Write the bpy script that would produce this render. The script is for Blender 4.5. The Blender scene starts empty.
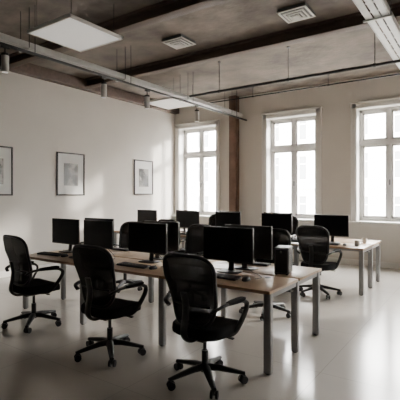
import bpy, bmesh, math, random
from mathutils import Vector, Matrix
random.seed(4)
scene = bpy.context.scene
COL = scene.collection

# ---------------------------------------------------------------- materials
def mat(name, col, rough=0.5, metal=0.0, noise=0.0, nscale=8.0, bump=0.0, bscale=60.0, emit=0.0, spec=0.5, stretch=None, coat=0.0):
    m = bpy.data.materials.new(name); m.use_nodes = True
    nt = m.node_tree; b = nt.nodes["Principled BSDF"]
    b.inputs["Base Color"].default_value = (*col, 1)
    b.inputs["Roughness"].default_value = rough
    b.inputs["Metallic"].default_value = metal
    b.inputs["Specular IOR Level"].default_value = spec
    b.inputs["Coat Weight"].default_value = coat
    if emit:
        b.inputs["Emission Color"].default_value = (*col, 1)
        b.inputs["Emission Strength"].default_value = emit
    tc = nt.nodes.new("ShaderNodeTexCoord")
    mp = nt.nodes.new("ShaderNodeMapping")
    nt.links.new(tc.outputs["Object"], mp.inputs["Vector"])
    if stretch: mp.inputs["Scale"].default_value = stretch
    if noise:
        n = nt.nodes.new("ShaderNodeTexNoise"); n.inputs["Scale"].default_value = nscale
        n.inputs["Detail"].default_value = 6
        nt.links.new(mp.outputs[0], n.inputs["Vector"])
        r = nt.nodes.new("ShaderNodeValToRGB")
        r.color_ramp.elements[0].position = 0.3; r.color_ramp.elements[1].position = 0.7
        r.color_ramp.elements[0].color = (*[c*(1-noise) for c in col], 1)
        r.color_ramp.elements[1].color = (*[min(1, c*(1+noise)) for c in col], 1)
        nt.links.new(n.outputs["Fac"], r.inputs["Fac"]); nt.links.new(r.outputs["Color"], b.inputs["Base Color"])
    if bump:
        n2 = nt.nodes.new("ShaderNodeTexNoise"); n2.inputs["Scale"].default_value = bscale
        nt.links.new(mp.outputs[0], n2.inputs["Vector"])
        bp = nt.nodes.new("ShaderNodeBump"); bp.inputs["Strength"].default_value = bump
        bp.inputs["Distance"].default_value = 0.02
        nt.links.new(n2.outputs["Fac"], bp.inputs["Height"]); nt.links.new(bp.outputs[0], b.inputs["Normal"])
    return m

M_WALL = mat("wall_plaster", (0.75, 0.715, 0.665), 0.85, noise=0.03, nscale=1.5, bump=0.05)
M_WALL_LOWBOUNCE = mat("wall_low_bounce", (0.22, 0.205, 0.19), 0.85, noise=0.03, nscale=1.5, bump=0.05)  # wall tone darkened to cut bounced fill, not a separate paint
M_TRIM = mat("white_trim", (0.86, 0.845, 0.81), 0.45, noise=0.01)
M_WIN = mat("window_paint", (0.70, 0.69, 0.67), 0.4, noise=0.01)
M_CEIL = mat("ceiling_concrete", (0.165, 0.139, 0.118), 0.85, noise=0.5, nscale=1.8, bump=0.4, bscale=9)
M_BEAM = mat("rusted_beam", (0.080, 0.052, 0.038), 0.6, noise=0.3, nscale=5, bump=0.1, stretch=(0.4, 3, 3))
M_BEAM2 = mat("rusted_column", (0.14, 0.080, 0.052), 0.6, noise=0.3, nscale=5)
M_BLACK = mat("black_plastic", (0.006, 0.006, 0.007), 0.42, noise=0.1)
M_FAB = mat("black_fabric", (0.006, 0.006, 0.007), 0.9, noise=0.3, nscale=200, bump=0.2, bscale=300, spec=0.2)
M_CHROME = mat("dark_metal", (0.06, 0.06, 0.065), 0.25, metal=0.9)
M_WOOD = mat("light_wood", (0.55, 0.395, 0.265), 0.34, noise=0.14, nscale=6, stretch=(0.6, 9, 9))
M_WEDGE = mat("wood_edge", (0.42, 0.26, 0.15), 0.5, noise=0.12, nscale=6, stretch=(0.6, 9, 9))
M_STEEL = mat("grey_steel", (0.30, 0.30, 0.30), 0.45, metal=0.3, noise=0.05)
M_SCREEN = mat("monitor_glass", (0.004, 0.004, 0.005), 0.3, spec=0.18)
M_GREYP = mat("grey_plastic", (0.12, 0.12, 0.125), 0.4)
M_KEY = mat("key_caps", (0.02, 0.02, 0.022), 0.5)
M_TRAY = mat("galvanised_tray", (0.55, 0.55, 0.53), 0.4, metal=0.2, noise=0.08)
M_PANEL = mat("panel_diffuser", (0.80, 0.78, 0.74), 0.6, emit=0.5)
M_VENT = mat("vent_white", (0.75, 0.73, 0.70), 0.5)
M_PAPER = mat("paper", (0.8, 0.8, 0.78), 0.7)
M_LAMP = mat("lamp_housing", (0.62, 0.60, 0.57), 0.4)
M_FAC = mat("facade_stucco", (0.80, 0.78, 0.75), 0.9, noise=0.05)
M_FACW = mat("facade_glass", (0.15, 0.16, 0.17), 0.4)
M_ASPH = mat("street_paving", (0.55, 0.54, 0.52), 0.9, noise=0.1)
M_MUG = mat("ceramic", (0.7, 0.68, 0.64), 0.3)

# chair mesh: partly open weave
M_MESH = bpy.data.materials.new("chair_mesh"); M_MESH.use_nodes = True
nt = M_MESH.node_tree; b = nt.nodes["Principled BSDF"]
b.inputs["Base Color"].default_value = (0.006, 0.006, 0.007, 1); b.inputs["Roughness"].default_value = 0.6
b.inputs["Specular IOR Level"].default_value = 0.25
tr = nt.nodes.new("ShaderNodeBsdfTransparent"); mx = nt.nodes.new("ShaderNodeMixShader"); mx.inputs[0].default_value = 0.12
nt.links.new(b.outputs[0], mx.inputs[1]); nt.links.new(tr.outputs[0], mx.inputs[2])
nt.links.new(mx.outputs[0], nt.nodes["Material Output"].inputs["Surface"])

M_GLASS = bpy.data.materials.new("window_glass"); M_GLASS.use_nodes = True
nt = M_GLASS.node_tree; nt.nodes.remove(nt.nodes["Principled BSDF"])
tr = nt.nodes.new("ShaderNodeBsdfTransparent"); gl = nt.nodes.new("ShaderNodeBsdfGlossy"); gl.inputs["Roughness"].default_value = 0.03
mx = nt.nodes.new("ShaderNodeMixShader"); mx.inputs[0].default_value = 0.05
nt.links.new(tr.outputs[0], mx.inputs[1]); nt.links.new(gl.outputs[0], mx.inputs[2])
nt.links.new(mx.outputs[0], nt.nodes["Material Output"].inputs["Surface"])

# floor: polished screed with faint joints
M_FLOOR = mat("polished_floor", (0.56, 0.53, 0.485), 0.17, noise=0.05, nscale=1.2, spec=0.65)
nt = M_FLOOR.node_tree; b = nt.nodes["Principled BSDF"]
br = nt.nodes.new("ShaderNodeTexBrick"); br.offset = 0
br.inputs["Color1"].default_value = (1, 1, 1, 1); br.inputs["Color2"].default_value = (0.985, 0.985, 0.985, 1)
br.inputs["Mortar"].default_value = (0.72, 0.72, 0.72, 1); br.inputs["Scale"].default_value = 1.0
br.inputs["Mortar Size"].default_value = 0.003; br.inputs["Brick Width"].default_value = 1.2; br.inputs["Row Height"].default_value = 1.2
tc = nt.nodes.new("ShaderNodeTexCoord"); nt.links.new(tc.outputs["Object"], br.inputs["Vector"])
mm = nt.nodes.new("ShaderNodeMix"); mm.data_type = 'RGBA'; mm.blend_type = 'MULTIPLY'; mm.inputs[0].default_value = 1
src = b.inputs["Base Color"].links[0].from_socket
nt.links.new(src, mm.inputs[6]); nt.links.new(br.outputs["Color"], mm.inputs[7]); nt.links.new(mm.outputs[2], b.inputs["Base Color"])

def art_mat(name, seed, thr):
    m = bpy.data.materials.new(name); m.use_nodes = True
    nt = m.node_tree; b = nt.nodes["Principled BSDF"]; b.inputs["Roughness"].default_value = 0.3
    tc = nt.nodes.new("ShaderNodeTexCoord"); mp = nt.nodes.new("ShaderNodeMapping")
    mp.inputs["Location"].default_value = (seed, seed*2, seed)
    n = nt.nodes.new("ShaderNodeTexNoise"); n.inputs["Scale"].default_value = 4.5; n.inputs["Detail"].default_value = 4
    nt.links.new(tc.outputs["Object"], mp.inputs[0]); nt.links.new(mp.outputs[0], n.inputs["Vector"])
    r = nt.nodes.new("ShaderNodeValToRGB")
    r.color_ramp.elements[0].position = thr-0.06; r.color_ramp.elements[0].color = (0.02, 0.02, 0.02, 1)
    r.color_ramp.elements[1].position = thr+0.08; r.color_ramp.elements[1].color = (0.34, 0.33, 0.31, 1)
    nt.links.new(n.outputs["Fac"], r.inputs[0]); nt.links.new(r.outputs[0], b.inputs["Base Color"])
    return m

# ---------------------------------------------------------------- mesh builder
def smooth_path(pts, n=6, closed=False):
    P = [Vector(p) for p in pts]; out = []
    N = len(P)
    rng = range(N) if closed else range(N-1)
    for i in rng:
        if closed: p0, p1, p2, p3 = P[(i-1) % N], P[i], P[(i+1) % N], P[(i+2) % N]
        else:
            p1, p2 = P[i], P[i+1]; p0 = P[i-1] if i > 0 else p1*2-p2; p3 = P[i+2] if i+2 < N else p2*2-p1
        for k in range(n):
            t = k/n
            out.append(0.5*((2*p1)+(-p0+p2)*t+(2*p0-5*p1+4*p2-p3)*t*t+(-p0+3*p1-3*p2+p3)*t**3))
    if not closed: out.append(P[-1])
    return out

class B:
    def __init__(s): s.bm = bmesh.new(); s.mats = []
    def mi(s, m):
        if m not in s.mats: s.mats.append(m)
        return s.mats.index(m)
    def merge(s, tmp, m, M=None):
        if M is not None: bmesh.ops.transform(tmp, matrix=M, verts=tmp.verts)
        i = s.mi(m)
        for f in tmp.faces: f.material_index = i
        me = bpy.data.meshes.new("t"); tmp.to_mesh(me); tmp.free(); s.bm.from_mesh(me); bpy.data.meshes.remove(me)
    def box(s, c, d, m, bev=0.0, rot=None, seg=2):
        t = bmesh.new(); bmesh.ops.create_cube(t, size=1)
        bmesh.ops.scale(t, vec=d, verts=t.verts)
        if bev: bmesh.ops.bevel(t, geom=t.edges[:], offset=bev, segments=seg, affect='EDGES', profile=0.5)
        M = Matrix.Translation(c)
        if rot: M = M @ rot
        s.merge(t, m, M)
    def cyl(s, a, b_, r, m, r2=None, seg=20):
        a, b_ = Vector(a), Vector(b_); v = b_-a
        t = bmesh.new(); bmesh.ops.create_cone(t, cap_ends=True, segments=seg, radius1=r, radius2=r if r2 is None else r2, depth=v.length)
        M = Matrix.Translation((a+b_)/2) @ v.to_track_quat('Z', 'Y').to_matrix().to_4x4()
        s.merge(t, m, M)
    def tube(s, pts, r, m, seg=10, closed=False, flat=1.0, radii=None):
        P = [Vector(p) for p in pts]; N = len(P); t = bmesh.new(); rings = []
        up = None
        for i, p in enumerate(P):
            if closed: tan = P[(i+1) % N]-P[i-1]
            else: tan = P[min(i+1, N-1)]-P[max(i-1, 0)]
            tan.normalize()
            if up is None:
                up = Vector((0, 0, 1)) if abs(tan.z) < 0.9 else Vector((0, 1, 0))
            side = tan.cross(up).normalized(); up = side.cross(tan).normalized()
            rr = radii[i] if radii else r
            rings.append([t.verts.new(p+side*math.cos(a)*rr*flat+up*math.sin(a)*rr) for a in [2*math.pi*k/seg for k in range(seg)]])
        R = N if closed else N-1
        for i in range(R):
            A, C = rings[i], rings[(i+1) % N]
            for k in range(seg): t.faces.new((A[k], A[(k+1) % seg], C[(k+1) % seg], C[k]))
        if not closed:
            t.faces.new(rings[0][::-1]); t.faces.new(rings[-1])
        bmesh.ops.recalc_face_normals(t, faces=t.faces)
        s.merge(t, m)
    def rings(s, ringlist, m, cap=True):
        t = bmesh.new(); R = [[t.verts.new(p) for p in r] for r in ringlist]
        n = len(R[0])
        for i in range(len(R)-1):
            for k in range(n): t.faces.new((R[i][k], R[i][(k+1) % n], R[i+1][(k+1) % n], R[i+1][k]))
        if cap: t.faces.new(R[0][::-1]); t.faces.new(R[-1])
        bmesh.ops.recalc_face_normals(t, faces=t.faces)
        s.merge(t, m)
    def mesh(s, name, ang=35):
        me = bpy.data.meshes.new(name); s.bm.to_mesh(me); s.bm.free()
        for m in s.mats: me.materials.append(m)
        me.shade_smooth() if hasattr(me, "shade_smooth") else None
        try: me.set_sharp_from_angle(angle=math.radians(ang))
        except Exception: pass
        return me
    def obj(s, name, loc=(0, 0, 0), rz=0, ang=35):
        return place(s.mesh(name, ang), name, loc, rz)

def place(me, name, loc=(0, 0, 0), rz=0):
    o = bpy.data.objects.new(name, me); COL.objects.link(o); o.location = loc; o.rotation_euler = (0, 0, math.radians(rz)); return o

def superell(n, a, b_, cnt=40):
    out = []
    for k in range(cnt):
        th = 2*math.pi*k/cnt; c, s_ = math.cos(th), math.sin(th)
        out.append((a*math.copysign(abs(c)**(2/n), c), b_*math.copysign(abs(s_)**(2/n), s_)))
    return out

# ---------------------------------------------------------------- room shell
XL, XR, YB, YW, H = -7.55, 3.6, -2.0, 9.6, 4.18
b = B(); b.box(((XL+XR)/2, (YB+YW)/2, -0.1), (XR-XL+0.6, YW-YB+0.8, 0.2), M_FLOOR); b.obj("floor")
b = B(); b.box(((XL+XR)/2, (YB+YW)/2, H+0.15), (XR-XL+0.6, YW-YB+0.8, 0.3), M_CEIL); b.obj("ceiling")
b = B(); b.box((XL-0.15, (YB+YW)/2, H/2), (0.3, YW-YB+0.7, H), M_WALL); b.obj("wall_left")
b = B(); b.box((XR+0.15, (YB+YW)/2, H/2), (0.3, YW-YB+0.7, H), M_WALL); b.obj("wall_right")
b = B(); b.box(((XL+XR)/2, YB-0.15, H/2), (XR-XL, 0.3, H), M_WALL_LOWBOUNCE); b.obj("wall_rear")  # unseen wall, kept dark so less light returns from behind the camera

OW, Z0, Z1, TH = 1.30, 0.97, 3.52, 0.38     # opening width, sill, head, wall thickness
WX = [-6.74, -3.93, -1.73, 0.47, 2.62]  # last pair at the right is out of view, added to light the room
b = B(); prev = XL
for x in WX:
    l = x-OW/2; b.box(((prev+l)/2, YW+TH/2, H/2), (l-prev, TH, H), M_WALL)
    b.box((x, YW+TH/2, Z0/2), (OW, TH, Z0), M_WALL)
    b.box((x, YW+TH/2, (Z1+H)/2), (OW, TH, H-Z1), M_WALL); prev = x+OW/2
b.box(((prev+XR)/2, YW+TH/2, H/2), (XR-prev, TH, H), M_WALL)
b.obj("wall_back")

for i, x in enumerate(WX):
    b = B(); w = OW; fy = YW+0.24
    # reveals (painted lining)
    for sx in (-1, 1): b.box((x+sx*(w/2-0.01), YW+0.16, (Z0+Z1)/2), (0.02, 0.36, Z1-Z0), M_TRIM)
    b.box((x, YW+0.16, Z1-0.01), (w, 0.36, 0.02), M_TRIM)
    # casing on the wall face
    cw = 0.12
    for sx in (-1, 1):
        b.box((x+sx*(w/2+cw/2-0.01), YW-0.015, (Z0+Z1+cw)/2-0.02), (cw, 0.05, Z1-Z0+cw), M_TRIM, 0.006)
        b.box((x+sx*(w/2+cw-0.02), YW-0.03, (Z0+Z1+cw)/2-0.02), (0.03, 0.06, Z1-Z0+cw), M_TRIM, 0.006)
    b.box((x, YW-0.015, Z1+cw/2-0.01), (w+2*cw-0.02, 0.05, cw), M_TRIM, 0.006)
    b.box((x, YW-0.03, Z1+cw-0.01), (w+2*cw+0.02, 0.07, 0.035), M_TRIM, 0.006)
    # sill
    b.box((x, YW+0.08, Z0-0.005), (w+2*cw+0.04, 0.42, 0.045), M_TRIM, 0.008)
    # outer frame, mullion, transom
    T = 2.74
    f = 0.065
    for sx in (-1, 1): b.box((x+sx*(w/2-0.02-f/2), fy, (Z0+Z1)/2), (f, 0.08, Z1-Z0-0.03), M_WIN, 0.005)
    b.box((x, fy, Z1-0.02-f/2), (w-0.04, 0.08, f), M_WIN, 0.005)
    b.box((x, fy, Z0+0.02+f/2), (w-0.04, 0.08, f), M_WIN, 0.005)
    b.box((x, fy, (Z0+Z1)/2), (0.075, 0.09, Z1-Z0-0.05), M_WIN, 0.005)
    b.box((x, fy-0.005, T), (w-0.05, 0.10, 0.10), M_WIN, 0.008)
    # sashes
    pw = (w-0.04-2*f-0.075)/2
    for sx in (-1, 1):
        cx = x+sx*(0.0375+pw/2)
        for (a, c) in ((Z0+0.02+f, T-0.05), (T+0.05, Z1-0.02-f)):
            for s2 in (-1, 1): b.box((cx+s2*(pw/2-0.022), fy, (a+c)/2), (0.044, 0.055, c-a), M_WIN, 0.004)
            b.box((cx, fy, a+0.025), (pw, 0.055, 0.05), M_WIN, 0.004)
            b.box((cx, fy, c-0.022), (pw, 0.055, 0.044), M_WIN, 0.004)
            b.box((cx, fy, (a+c)/2), (pw-0.05, 0.006, c-a-0.05), M_GLASS)
    b.box((x+0.01, fy-0.06, 1.85), (0.022, 0.03, 0.12), M_GREYP, 0.005)
    b.obj(f"window_{i+1}")

b = B(); b.box((XL+0.009, (YB+YW)/2, 0.06), (0.018, YW-YB, 0.12), M_TRIM, 0.004); b.obj("baseboard_left")
b = B(); b.box(((XL+XR)/2+0.01, YW-0.009, 0.06), (XR-XL-0.03, 0.018, 0.12), M_TRIM, 0.004); b.obj("baseboard_back")

# ceiling beams (I sections) along X, wall beam along Y, column
def ibeam(name, a, b_, w, h, m):
    a, b_ = Vector(a), Vector(b_); L = (b_-a).length; c = (a+b_)/2; bb = B()
    alongx = abs(b_.x-a.x) > abs(b_.y-a.y)
    for dz, ww, hh in ((h/2-0.015, w, 0.03), (-h/2+0.015, w, 0.03), (0, 0.03, h-0.04)):
        d = (L, ww, hh) if alongx else (ww, L, hh)
        bb.box((0, 0, dz), d, m, 0.004)
    return bb.obj(name, c)
for y in (0.6, 2.45, 4.35, 6.2):
    ibeam("ceiling_beam", (XL+0.18, y, 4.085), (XR-0.002, y, 4.085), 0.17, 0.185, M_BEAM)
b = B(); b.box((XL+0.09, (YB+YW)/2, 4.06), (0.17, YW-YB-0.02, 0.22), M_BEAM, 0.01); b.obj("wall_beam")
b = B()
b.box((0, -0.09, H/2), (0.2, 0.02, H-0.01), M_BEAM2, 0.003); b.box((0, 0.09, H/2), (0.2, 0.02, H-0.01), M_BEAM2, 0.003)
b.box((0, 0, H/2), (0.16, 0.17, H-0.01), M_BEAM2); b.box((0, 0, 0.01), (0.24, 0.22, 0.02), M_BEAM2)
b.obj("steel_column", (-5.46, YW-0.13, 0))

# ---------------------------------------------------------------- services on ceiling
def cable_tray(name, x, z, y0, y1, w):
    b = B(); L = y1-y0; ym = (y0+y1)/2
    for sx in (-1, 1):
        b.box((x+sx*w/2, ym, z), (0.012, L, 0.08), M_TRAY, 0.003)
        b.box((x+sx*(w/2-0.012), ym, z+0.038), (0.03, L, 0.006), M_TRAY)
    for k in range(3): b.box((x-w/3+k*w/3, ym, z-0.036), (w/3-0.02, L, 0.006), M_TRAY)
    y = y0+0.1
    while y < y1:
        b.box((x, y, z-0.032), (w, 0.035, 0.010), M_TRAY, 0.003); y += 0.25
    for k in range(3):
        b.tube([(x-w/2+0.05+k*w/5, y0+0.02, z-0.02), (x-w/2+0.06+k*w/5, ym, z-0.02), (x-w/2+0.05+k*w/5, y1-0.02, z-0.02)], 0.011, M_GREYP, 6)
    y = 1.5
    while y < y1:
        for sx in (-1, 1): b.cyl((x+sx*(w/2+0.015), y, z-0.06), (x+sx*(w/2+0.015), y, H-0.002), 0.006, M_BLACK, seg=8)
        b.box((x, y, z-0.055), (w+0.07, 0.03, 0.02), M_TRAY, 0.003); y += 1.86
    b.obj(name)
cable_tray("cable_tray", -5.32, 3.66, 0.2, 9.5, 0.18)
cable_tray("cable_tray", -1.05, 3.72, 0.2, 9.5, 0.26)

def pipe(name, a, b_, r, nh, m=M_BLACK):
    b = B(); a, b_ = Vector(a), Vector(b_)
    b.cyl(a, b_, r, m, seg=14)
    for i in range(nh):
        p = a.lerp(b_, (i+0.5)/nh)
        b.cyl(p, (p.x, p.y, H-0.002), 0.006, m, seg=8)
        d = (b_-a).normalized()
        b.cyl(p-d*0.02, p+d*0.02, r*1.35, m, seg=14)
        b.cyl((p.x, p.y, H-0.02), (p.x, p.y, H-0.002), 0.03, m, seg=14)
    return b.obj(name)
pipe("ceiling_pipe", (-5.0, 6.85, 3.60), (XR-0.005, 6.85, 3.60), 0.025, 6)
pipe("ceiling_pipe", (XL+0.2, 8.9, 3.95), (XR-0.005, 8.9, 3.95), 0.016, 6)

# lighting track with cylinder spots
b = B(); TX, TZ = -5.08, 3.50
b.box((TX, 4.85, TZ), (0.04, 9.2, 0.035), M_BLACK, 0.004)
y = 1.5
while y < 9.5:
    b.cyl((TX, y, TZ), (TX, y, H-0.002), 0.006, M_BLACK, seg=8); y += 1.86
for y in (1.4, 2.93, 4.6, 5.64, 7.22):
    b.box((TX, y, TZ-0.03), (0.035, 0.11, 0.03), M_BLACK, 0.004)
    b.cyl((TX, y, TZ-0.04), (TX, y, TZ-0.11), 0.009, M_BLACK, seg=8)
    b.cyl((TX, y, TZ-0.11), (TX, y, TZ-0.14), 0.048, M_BLACK, seg=24)
    b.cyl((TX, y, TZ-0.14), (TX, y, TZ-0.35), 0.048, M_LAMP, seg=24)
    b.cyl((TX, y, TZ-0.35), (TX, y, TZ-0.355), 0.038, M_PANEL, seg=24)
b.obj("track_light")

def panel_light(cx, cy, z, s):
    b = B()
    for sx in (-1, 1):
        b.box((sx*(s/2-0.012), 0, 0), (0.024, s, 0.045), M_VENT, 0.004)
        b.box((0, sx*(s/2-0.012), 0), (s, 0.024, 0.045), M_VENT, 0.004)
        for sy in (-1, 1): b.cyl((sx*s*0.4, sy*s*0.4, 0.02), (sx*s*0.4, sy*s*0.4, H-z-0.002), 0.004, M_BLACK, seg=6)
    b.box((0, 0, -0.004), (s-0.03, s-0.03, 0.025), M_PANEL)
    b.obj("pendant_panel_light", (cx, cy, z))
panel_light(-4.52, 3.60, 3.72, 0.88)
panel_light(-6.05, 7.55, 3.72, 0.9)

def vent(cx, cy):
    b = B(); s = 0.42
    for k, zz in ((1.0, 0), (0.74, -0.012), (0.5, -0.022), (0.27, -0.03)):
        q = s*k/2
        for sx in (-1, 1):
            b.box((sx*(q-0.015), 0, zz), (0.03, 2*q, 0.012), M_VENT, 0.003)
            b.box((0, sx*(q-0.015), zz), (2*q, 0.03, 0.012), M_VENT, 0.003)
    b.box((0, 0, 0.028), (s-0.02, s-0.02, 0.05), M_GREYP)
    b.box((0, 0, -0.032), (0.06, 0.06, 0.01), M_VENT)
    b.obj("air_vent", (cx, cy, H-0.055))
vent(-4.24, 5.50); vent(-2.2, 5.58)

# ---------------------------------------------------------------- pictures
def picture(y0, y1, z0, z1, seed, thr):
    b = B(); w = y1-y0; h = z1-z0; f = 0.028; art = art_mat("art_print", seed, thr)
    for s in (-1, 1):
        b.box((0.015, s*(w/2-f/2), 0), (0.03, f, h), M_BLACK, 0.003)
        b.box((0.015, 0, s*(h/2-f/2)), (0.03, w, f), M_BLACK, 0.003)
    b.box((0.008, 0, 0), (0.012, w-0.03, h-0.03), M_PAPER)
    b.box((0.0155, 0, -0.01), (0.004, w*0.50, h*0.52), art)
    b.obj("framed_picture", (XL+0.001, (y0+y1)/2, (z0+z1)/2))
picture(3.75, 4.50, 1.56, 2.50, 3.1, 0.54)
picture(5.50, 6.24, 1.56, 2.50, 7.7, 0.57)
picture(7.86, 8.60, 1.58, 2.50, 12.3, 0.55)

# ---------------------------------------------------------------- desks
TOPZ = 0.74
def bench(x0, x1, n, yc, depth):
    b = B(); L = x1-x0; mw = L/n; hd = depth/2
    for i in range(n):
        cx = x0+mw*(i+0.5)-(x0+x1)/2
        for s in (-1, 1):
            b.box((cx, s*(hd/2+0.012), TOPZ-0.014), (mw-0.004, hd-0.024, 0.028), M_WOOD, 0.003)
            b.box((cx, s*(hd-0.0005), TOPZ-0.014), (mw-0.006, 0.004, 0.026), M_WEDGE)
            b.cyl((cx+mw*0.28, s*0.14, TOPZ-0.002), (cx+mw*0.28, s*0.14, TOPZ+0.0003), 0.032, M_BLACK, seg=20)
        b.box((cx, 0, TOPZ-0.12), (mw-0.1, 0.2, 0.012), M_STEEL); 
        for s in (-1, 1): b.box((cx, s*0.1, TOPZ-0.10), (mw-0.1, 0.008, 0.05), M_STEEL)
    for i in range(n+1):
        x = x0+mw*i-(x0+x1)/2
        x += 0.045 if i == 0 else (-0.045 if i == n else 0)
        for yy in (-hd+0.06, 0, hd-0.06):
            if yy == 0 and 0 < i < n: continue
            b.box((x, yy, (TOPZ-0.028)/2+0.004), (0.07, 0.05, TOPZ-0.036), M_STEEL, 0.004)
            b.cyl((x, yy, 0), (x, yy, 0.012), 0.022, M_BLACK, seg=14)
        b.box((x, 0, TOPZ-0.053), (0.05, depth-0.14, 0.05), M_STEEL, 0.004)
    for s in (-1, 1): b.box((0, s*(hd-0.16), TOPZ-0.05), (L-0.1, 0.03, 0.04), M_STEEL, 0.003)
    return b.obj("office_desk", ((x0+x1)/2, yc, 0))
bench(-5.27, -1.52, 3, 3.93, 1.36)
bench(-7.1, -1.55, 5, 7.35, 1.34)

# ---------------------------------------------------------------- monitor
b = B()
W_, H_ = 0.60, 0.365; zc = 0.12+H_/2
b.box((0, 0, zc), (W_, 0.028, H_), M_BLACK, 0.006)
b.box((0, -0.0143, zc+0.004), (W_-0.022, 0.002, H_-0.03), M_SCREEN)
out = []
for k, (sc, yy) in enumerate(((0.94, 0.012), (0.86, 0.026), (0.62, 0.040), (0.5, 0.046))):
    out.append([(p[0]*sc, yy, zc+p[1]*sc) for p in superell(6, W_/2, H_/2, 36)])
b.rings(out, M_BLACK)
b.tube(smooth_path([(0, 0.05, zc), (0, 0.085, zc-0.05), (0, 0.085, 0.1), (0, 0.075, 0.01)], 5), 0.018, M_CHROME, 12, flat=1.8)
b.rings([[(p[0], 0.04+p[1], z) for p in superell(4, a, c, 32)] for (a, c, z) in ((0.13, 0.095, 0.0), (0.13, 0.095, 0.006), (0.12, 0.085, 0.012))], M_BLACK)
b.box((W_/2-0.05, -0.0155, zc-H_/2+0.006), (0.02, 0.002, 0.003), M_GREYP)
MON = b.mesh("monitor")
for (x, y, rz) in ((-2.27, 3.80, 3), (-3.42, 3.80, 2), (-4.31, 3.80, -3), (-5.0, 3.80, 0),
                   (-2.22, 4.16, 180), (-3.50, 4.16, 178), (-4.72, 4.18, 182),
                   (-2.20, 7.17, 0), (-3.22, 7.17, 2), (-4.28, 7.17, -2), (-5.28, 7.17, 0), (-6.46, 7.17, 0),
                   (-3.36, 7.55, 180), (-4.5, 7.55, 180), (-5.6, 7.55, 180)):
    place(MON, "computer_monitor", (x, y, TOPZ+0.0005), rz)

# keyboard
b = B(); b.box((0, 0, 0.0105), (0.44, 0.135, 0.014), M_BLACK, 0.004, Matrix.Rotation(0.04, 4, 'X'))
for r in range(5):
    for c in range(19):
        if r == 0 and 3 < c < 10: continue
        b.box((-0.205+c*0.0228, -0.05+r*0.0245, 0.019+r*0.001), (0.019, 0.020, 0.007), M_KEY)
b.box((-0.05, -0.05, 0.019), (0.13, 0.020, 0.007), M_KEY, 0.002)
KEY = b.mesh("keyboard")
b = B()
b.rings([[(p[0]*s, p[1]*s+(-0.004*z*50), z) for p in superell(2.6, 0.031, 0.055, 28)] for s, z in ((0.92, 0.0), (1, 0.006), (0.98, 0.016), (0.86, 0.027), (0.6, 0.035), (0.2, 0.038))], M_BLACK)
b.cyl((-0.004, 0.03, 0.031), (0.004, 0.03, 0.031), 0.008, M_GREYP, seg=14)
MOU = b.mesh("mouse")
for x, y, f in ((-2.20, 3.53, 0), (-3.36, 3.50, 0), (-4.28, 3.52, 0), (-4.95, 3.52, 0), (-2.3, 4.42, 1), (-3.5, 4.42, 1), (-4.55, 4.42, 1),
                (-2.2, 6.92, 0), (-3.2, 6.92, 0), (-4.3, 6.92, 0), (-5.3, 6.92, 0), (-6.4, 6.92, 0)):
    place(KEY, "keyboard", (x, y, TOPZ+0.0005), 180*f+random.uniform(-4, 4))
    place(MOU, "computer_mouse", (x+(0.30 if not f else -0.30), y+0.0, TOPZ+0.0005), 180*f+random.uniform(-10, 10))

# mini tower
b = B(); b.box((0, 0, 0.145), (0.15, 0.24, 0.275), M_BLACK, 0.008)
b.box((0, -0.1215, 0.145), (0.134, 0.004, 0.25), M_GREYP, 0.001)
b.box((0, -0.1235, 0.145), (0.12, 0.004, 0.235), M_BLACK)
for k in range(8): b.box((0.0755, 0, 0.06+k*0.02), (0.002, 0.15, 0.006), M_GREYP)
b.cyl((0, -0.124, 0.24), (0, -0.129, 0.24), 0.01, M_CHROME)
for sx in (-1, 1):
    for sy in (-1, 1): b.cyl((sx*0.055, sy*0.1, 0), (sx*0.055, sy*0.1, 0.01), 0.012, M_BLACK, seg=12)
b.obj("mini_tower_computer", (-1.76, 4.10, TOPZ+0.0005), 12)

# desk phone, papers, mug, notebooks
def phone(x, y, rz):
    b = B(); b.box((0, 0, 0.038), (0.19, 0.2, 0.035), M_BLACK, 0.008, Matrix.Rotation(0.2, 4, 'X'))
    b.box((0.03, 0.05, 0.070), (0.09, 0.05, 0.006), M_GREYP, 0.002, Matrix.Rotation(0.2, 4, 'X'))
    for r in range(4):
        for c in range(3): b.box((0.0+c*0.03, -0.06+r*0.022, 0.048+r*0.0045), (0.02, 0.014, 0.008), M_GREYP, 0.002)
    b.box((0, 0.06, 0.02), (0.15, 0.05, 0.04), M_BLACK, 0.005)
    b.tube(smooth_path([(-0.065, -0.1, 0.053), (-0.065, -0.06, 0.083), (-0.065, 0.06, 0.103), (-0.065, 0.1, 0.083)], 5), 0.016, M_BLACK, 10, flat=1.3)
    b.obj("desk_phone", (x, y, TOPZ+0.0005), rz)
phone(-5.12, 4.22, 170); phone(-2.75, 7.0, 5)
def papers(x, y, rz):
    b = B()
    for k in range(4): b.box((random.uniform(-.01, .01), random.uniform(-.01, .01), 0.001+k*0.0016), (0.21, 0.297, 0.0014), M_PAPER, rot=Matrix.Rotation(random.uniform(-.1, .1), 4, 'Z'))
    b.obj("paper_stack", (x, y, TOPZ+0.0005), rz)
papers(-2.95, 4.36, -15); papers(-2.7, 7.6, 8)
def mug(x, y):
    b = B(); n = 28
    prof = ((0.030, 0), (0.038, 0.004), (0.040, 0.09), (0.037, 0.09), (0.034, 0.01))
    b.rings([[(r*math.cos(2*math.pi*k/n), r*math.sin(2*math.pi*k/n), z) for k in range(n)] for r, z in prof], M_MUG)
    b.tube(smooth_path([(0.038, 0, 0.075), (0.062, 0, 0.07), (0.064, 0, 0.035), (0.038, 0, 0.02)], 5), 0.005, M_MUG, 8)
    b.obj("coffee_mug", (x, y, TOPZ+0.0005), random.uniform(0, 360))
mug(-1.72, 6.98); mug(-1.72, 7.5)
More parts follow.
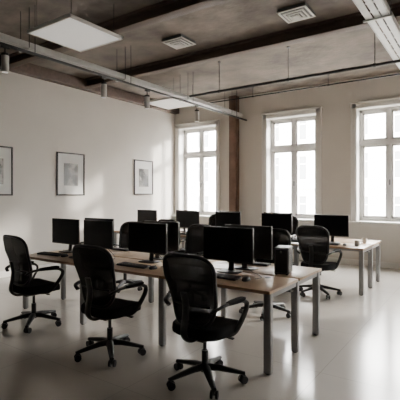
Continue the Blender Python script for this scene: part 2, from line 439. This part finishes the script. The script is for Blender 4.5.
# cables from monitors
b = B()
for x in (-2.2, -3.4, -4.3):
    b.tube(smooth_path([(x+0.05, 3.93, TOPZ+0.09), (x+0.12, 3.95, TOPZ+0.02), (x+0.25, 3.86, TOPZ+0.006), (x+0.36, 3.74, TOPZ+0.006), (x+0.35, 3.62, TOPZ+0.01)], 6), 0.0035, M_BLACK, 6)
b.obj("desk_cables")

# ---------------------------------------------------------------- office chair (faces +Y)
b = B()
for k in range(5):
    a = math.radians(90+72*k+12); c, s = math.cos(a), math.sin(a)
    b.tube([(c*0.02, s*0.02, 0.120), (c*0.11, s*0.11, 0.117), (c*0.22, s*0.22, 0.098), (c*0.335, s*0.335, 0.078)], 0.02, M_BLACK, 10,
           flat=1.35, radii=[0.030, 0.026, 0.021, 0.015])
    px, py = c*0.33, s*0.33
    b.cyl((px, py, 0.04), (px, py, 0.088), 0.009, M_CHROME, seg=12)
    w = a+random.uniform(0.6, 2.2); ax = Vector((math.cos(w), math.sin(w), 0)); fw = Vector((-ax.y, ax.x, 0))
    cc = Vector((px, py, 0.032))+fw*0.012
    for s2 in (-1, 1):
        b.cyl(cc+ax*(s2*0.012), cc+ax*(s2*0.030), 0.032, M_BLACK, seg=20)
    b.cyl(cc-ax*0.013, cc+ax*0.013, 0.008, M_CHROME, seg=10)
    b.tube(smooth_path([cc+fw*0.028+Vector((0, 0, 0.006)), cc+fw*0.015+Vector((0, 0, 0.03)), cc-fw*0.012+Vector((0, 0, 0.034)), cc-fw*0.03+Vector((0, 0, 0.012))], 4), 0.006, M_BLACK, 8, flat=1.8)
b.cyl((0, 0, 0.085), (0, 0, 0.145), 0.042, M_BLACK, 0.036, 24)
b.cyl((0, 0, 0.14), (0, 0, 0.26), 0.028, M_BLACK, seg=20)
b.cyl((0, 0, 0.26), (0, 0, 0.39), 0.016, M_CHROME, seg=20)
b.box((0, -0.02, 0.395), (0.17, 0.24, 0.05), M_BLACK, 0.012)
b.cyl((0.08, 0.03, 0.395), (0.22, 0.05, 0.392), 0.007, M_BLACK, seg=8)
b.box((0.23, 0.05, 0.392), (0.05, 0.03, 0.012), M_BLACK, 0.004)
# seat
SO = superell(3.8, 0.25, 0.245, 48)
prof = ((0.55, 0.412), (0.90, 0.414), (0.985, 0.430), (1.0, 0.455), (0.985, 0.482), (0.93, 0.498), (0.75, 0.503), (0.4, 0.495), (0.1, 0.492))
def sz(x, y, z): return z-(0.9*max(0, y-0.14)**2*4)+0.25*x*x*(1 if z > 0.46 else 0)
b.rings([[(p[0]*s, 0.02+p[1]*s, sz(p[0]*s, p[1]*s, z)) for p in SO] for s, z in prof], M_FAB)
# backrest
ZC, HH = 0.805, 0.29
def back_pt(px, pz, off=0.0):
    t = (pz+HH)/(2*HH)
    w = 0.82+0.32*min(1, t*1.15)-0.10*max(0, t-0.75)*2
    x = px*w; z = ZC+pz
    y = -0.195-0.11*t+0.035*math.sin(math.pi*min(1, t*1.6))+0.85*x*x+off
    return (x, y, z)
BO = superell(4.2, 0.235, HH, 64)
front = [[back_pt(p[0]*s, p[1]*s, 0.006) for p in BO] for s in (0.05, 0.3, 0.55, 0.8, 0.97)]
rear = [[back_pt(p[0]*s, p[1]*s, -0.006) for p in BO] for s in (0.97, 0.8, 0.55, 0.3, 0.05)]
b.rings(front+rear, M_MESH)
b.tube([back_pt(*p) for p in BO], 0.015, M_BLACK, 10, closed=True)
# lumbar bar + spine
b.tube([back_pt(x, -0.12, -0.022) for x in (-0.2, -0.12, -0.04, 0.04, 0.12, 0.2)], 0.010, M_BLACK, 8, flat=1.0)
b.tube(smooth_path([(0, -0.10, 0.395), (0, -0.22, 0.40), (0, -0.285, 0.47), (0, -0.265, 0.60), (0, -0.26, 0.69), (0, -0.285, 0.80)], 6), 0.016, M_BLACK, 10, flat=2.2)
# arms
for s in (-1, 1):
    loop = [(s*0.215, -0.215, 0.655), (s*0.262, -0.20, 0.685), (s*0.285, -0.12, 0.705), (s*0.292, 0.02, 0.700), (s*0.290, 0.14, 0.690),
            (s*0.287, 0.205, 0.655), (s*0.280, 0.20, 0.595), (s*0.268, 0.14, 0.51), (s*0.245, 0.07, 0.435), (s*0.16, 0.03, 0.408), (s*0.06, 0.0, 0.402)]
    b.tube(smooth_path(loop, 6), 0.0135, M_BLACK, 10, flat=1.6)
    b.rings([[(s*0.290+p[0]*q, 0.03+p[1]*q, z) for p in superell(3.5, 0.032, 0.13, 28)] for q, z in ((0.9, 0.700), (1, 0.706), (1, 0.720), (0.85, 0.726))], M_FAB)
CH = b.mesh("office_chair", 40)
for (x, y, rz) in ((-1.95, 2.89, -2), (-3.05, 2.84, 2), (-4.50, 2.96, -4),
                   (-2.38, 4.98, 186), (-3.72, 5.10, 175), (-4.98, 4.98, 190),
                   (-2.17, 6.42, -4), (-5.05, 6.42, 4), (-3.6, 8.35, 180), (-5.4, 8.35, 180)):
    place(CH, "office_chair", (x, y, 0), rz)

# ---------------------------------------------------------------- outside
b = B(); FY = 30.0
b.box((2, FY+2, 2.0), (60, 4, 12.4), M_FAC)
for r in range(4):
    for c in range(26):
        x = -27+c*2.2; z = -2.4+r*3.0
        b.box((x, FY-0.02, z), (1.05, 0.1, 1.7), M_FACW)
        b.box((x, FY-0.06, z+0.98), (1.35, 0.16, 0.16), M_FAC); b.box((x, FY-0.06, z-0.92), (1.35, 0.2, 0.1), M_FAC)
        b.box((x, FY-0.09, z), (0.07, 0.06, 1.7), M_FAC); b.box((x, FY-0.09, z+0.3), (1.05, 0.06, 0.07), M_FAC)
    b.box((2, FY-0.1, -0.9+r*3.0), (60, 0.3, 0.14), M_FAC)
b.box((2, FY-0.25, 8.2), (60, 0.6, 0.35), M_FAC)
b.obj("neighbour_building")
b = B(); b.box((0, 25, -4.35), (90, 30, 0.3), M_ASPH); b.obj("street_ground")

# ---------------------------------------------------------------- light
w = bpy.data.worlds.new("sky"); scene.world = w; w.use_nodes = True
bg = w.node_tree.nodes["Background"]; bg.inputs[0].default_value = (1.0, 0.985, 0.955, 1); bg.inputs[1].default_value = 62.0
for i, x in enumerate(WX):
    L = bpy.data.lights.new(f"sky_portal_{i}", 'AREA'); L.shape = 'RECTANGLE'; L.size = OW; L.size_y = Z1-Z0
    L.cycles.is_portal = True
    o = bpy.data.objects.new(f"sky_portal_{i}", L); COL.objects.link(o); o.location = (x, YW+TH+0.02, (Z0+Z1)/2); o.rotation_euler = (-math.pi/2, 0, 0)
S = bpy.data.lights.new("sun", 'SUN'); S.energy = 11.0; S.angle = math.radians(4); S.color = (1, 0.93, 0.83)
o = bpy.data.objects.new("sun", S); COL.objects.link(o)
o.rotation_euler = Vector((-0.72, -0.68, -0.30)).to_track_quat('-Z', 'Y').to_euler()

# ---------------------------------------------------------------- camera
cd = bpy.data.cameras.new("camera"); cam = bpy.data.objects.new("camera", cd); COL.objects.link(cam)
cam.location = (0, 0, 1.57); cam.rotation_euler = (math.radians(90), 0, math.radians(34.7))
cd.sensor_width = 36; cd.lens = 37.08; cd.shift_y = -0.0125; cd.clip_end = 200
scene.camera = cam
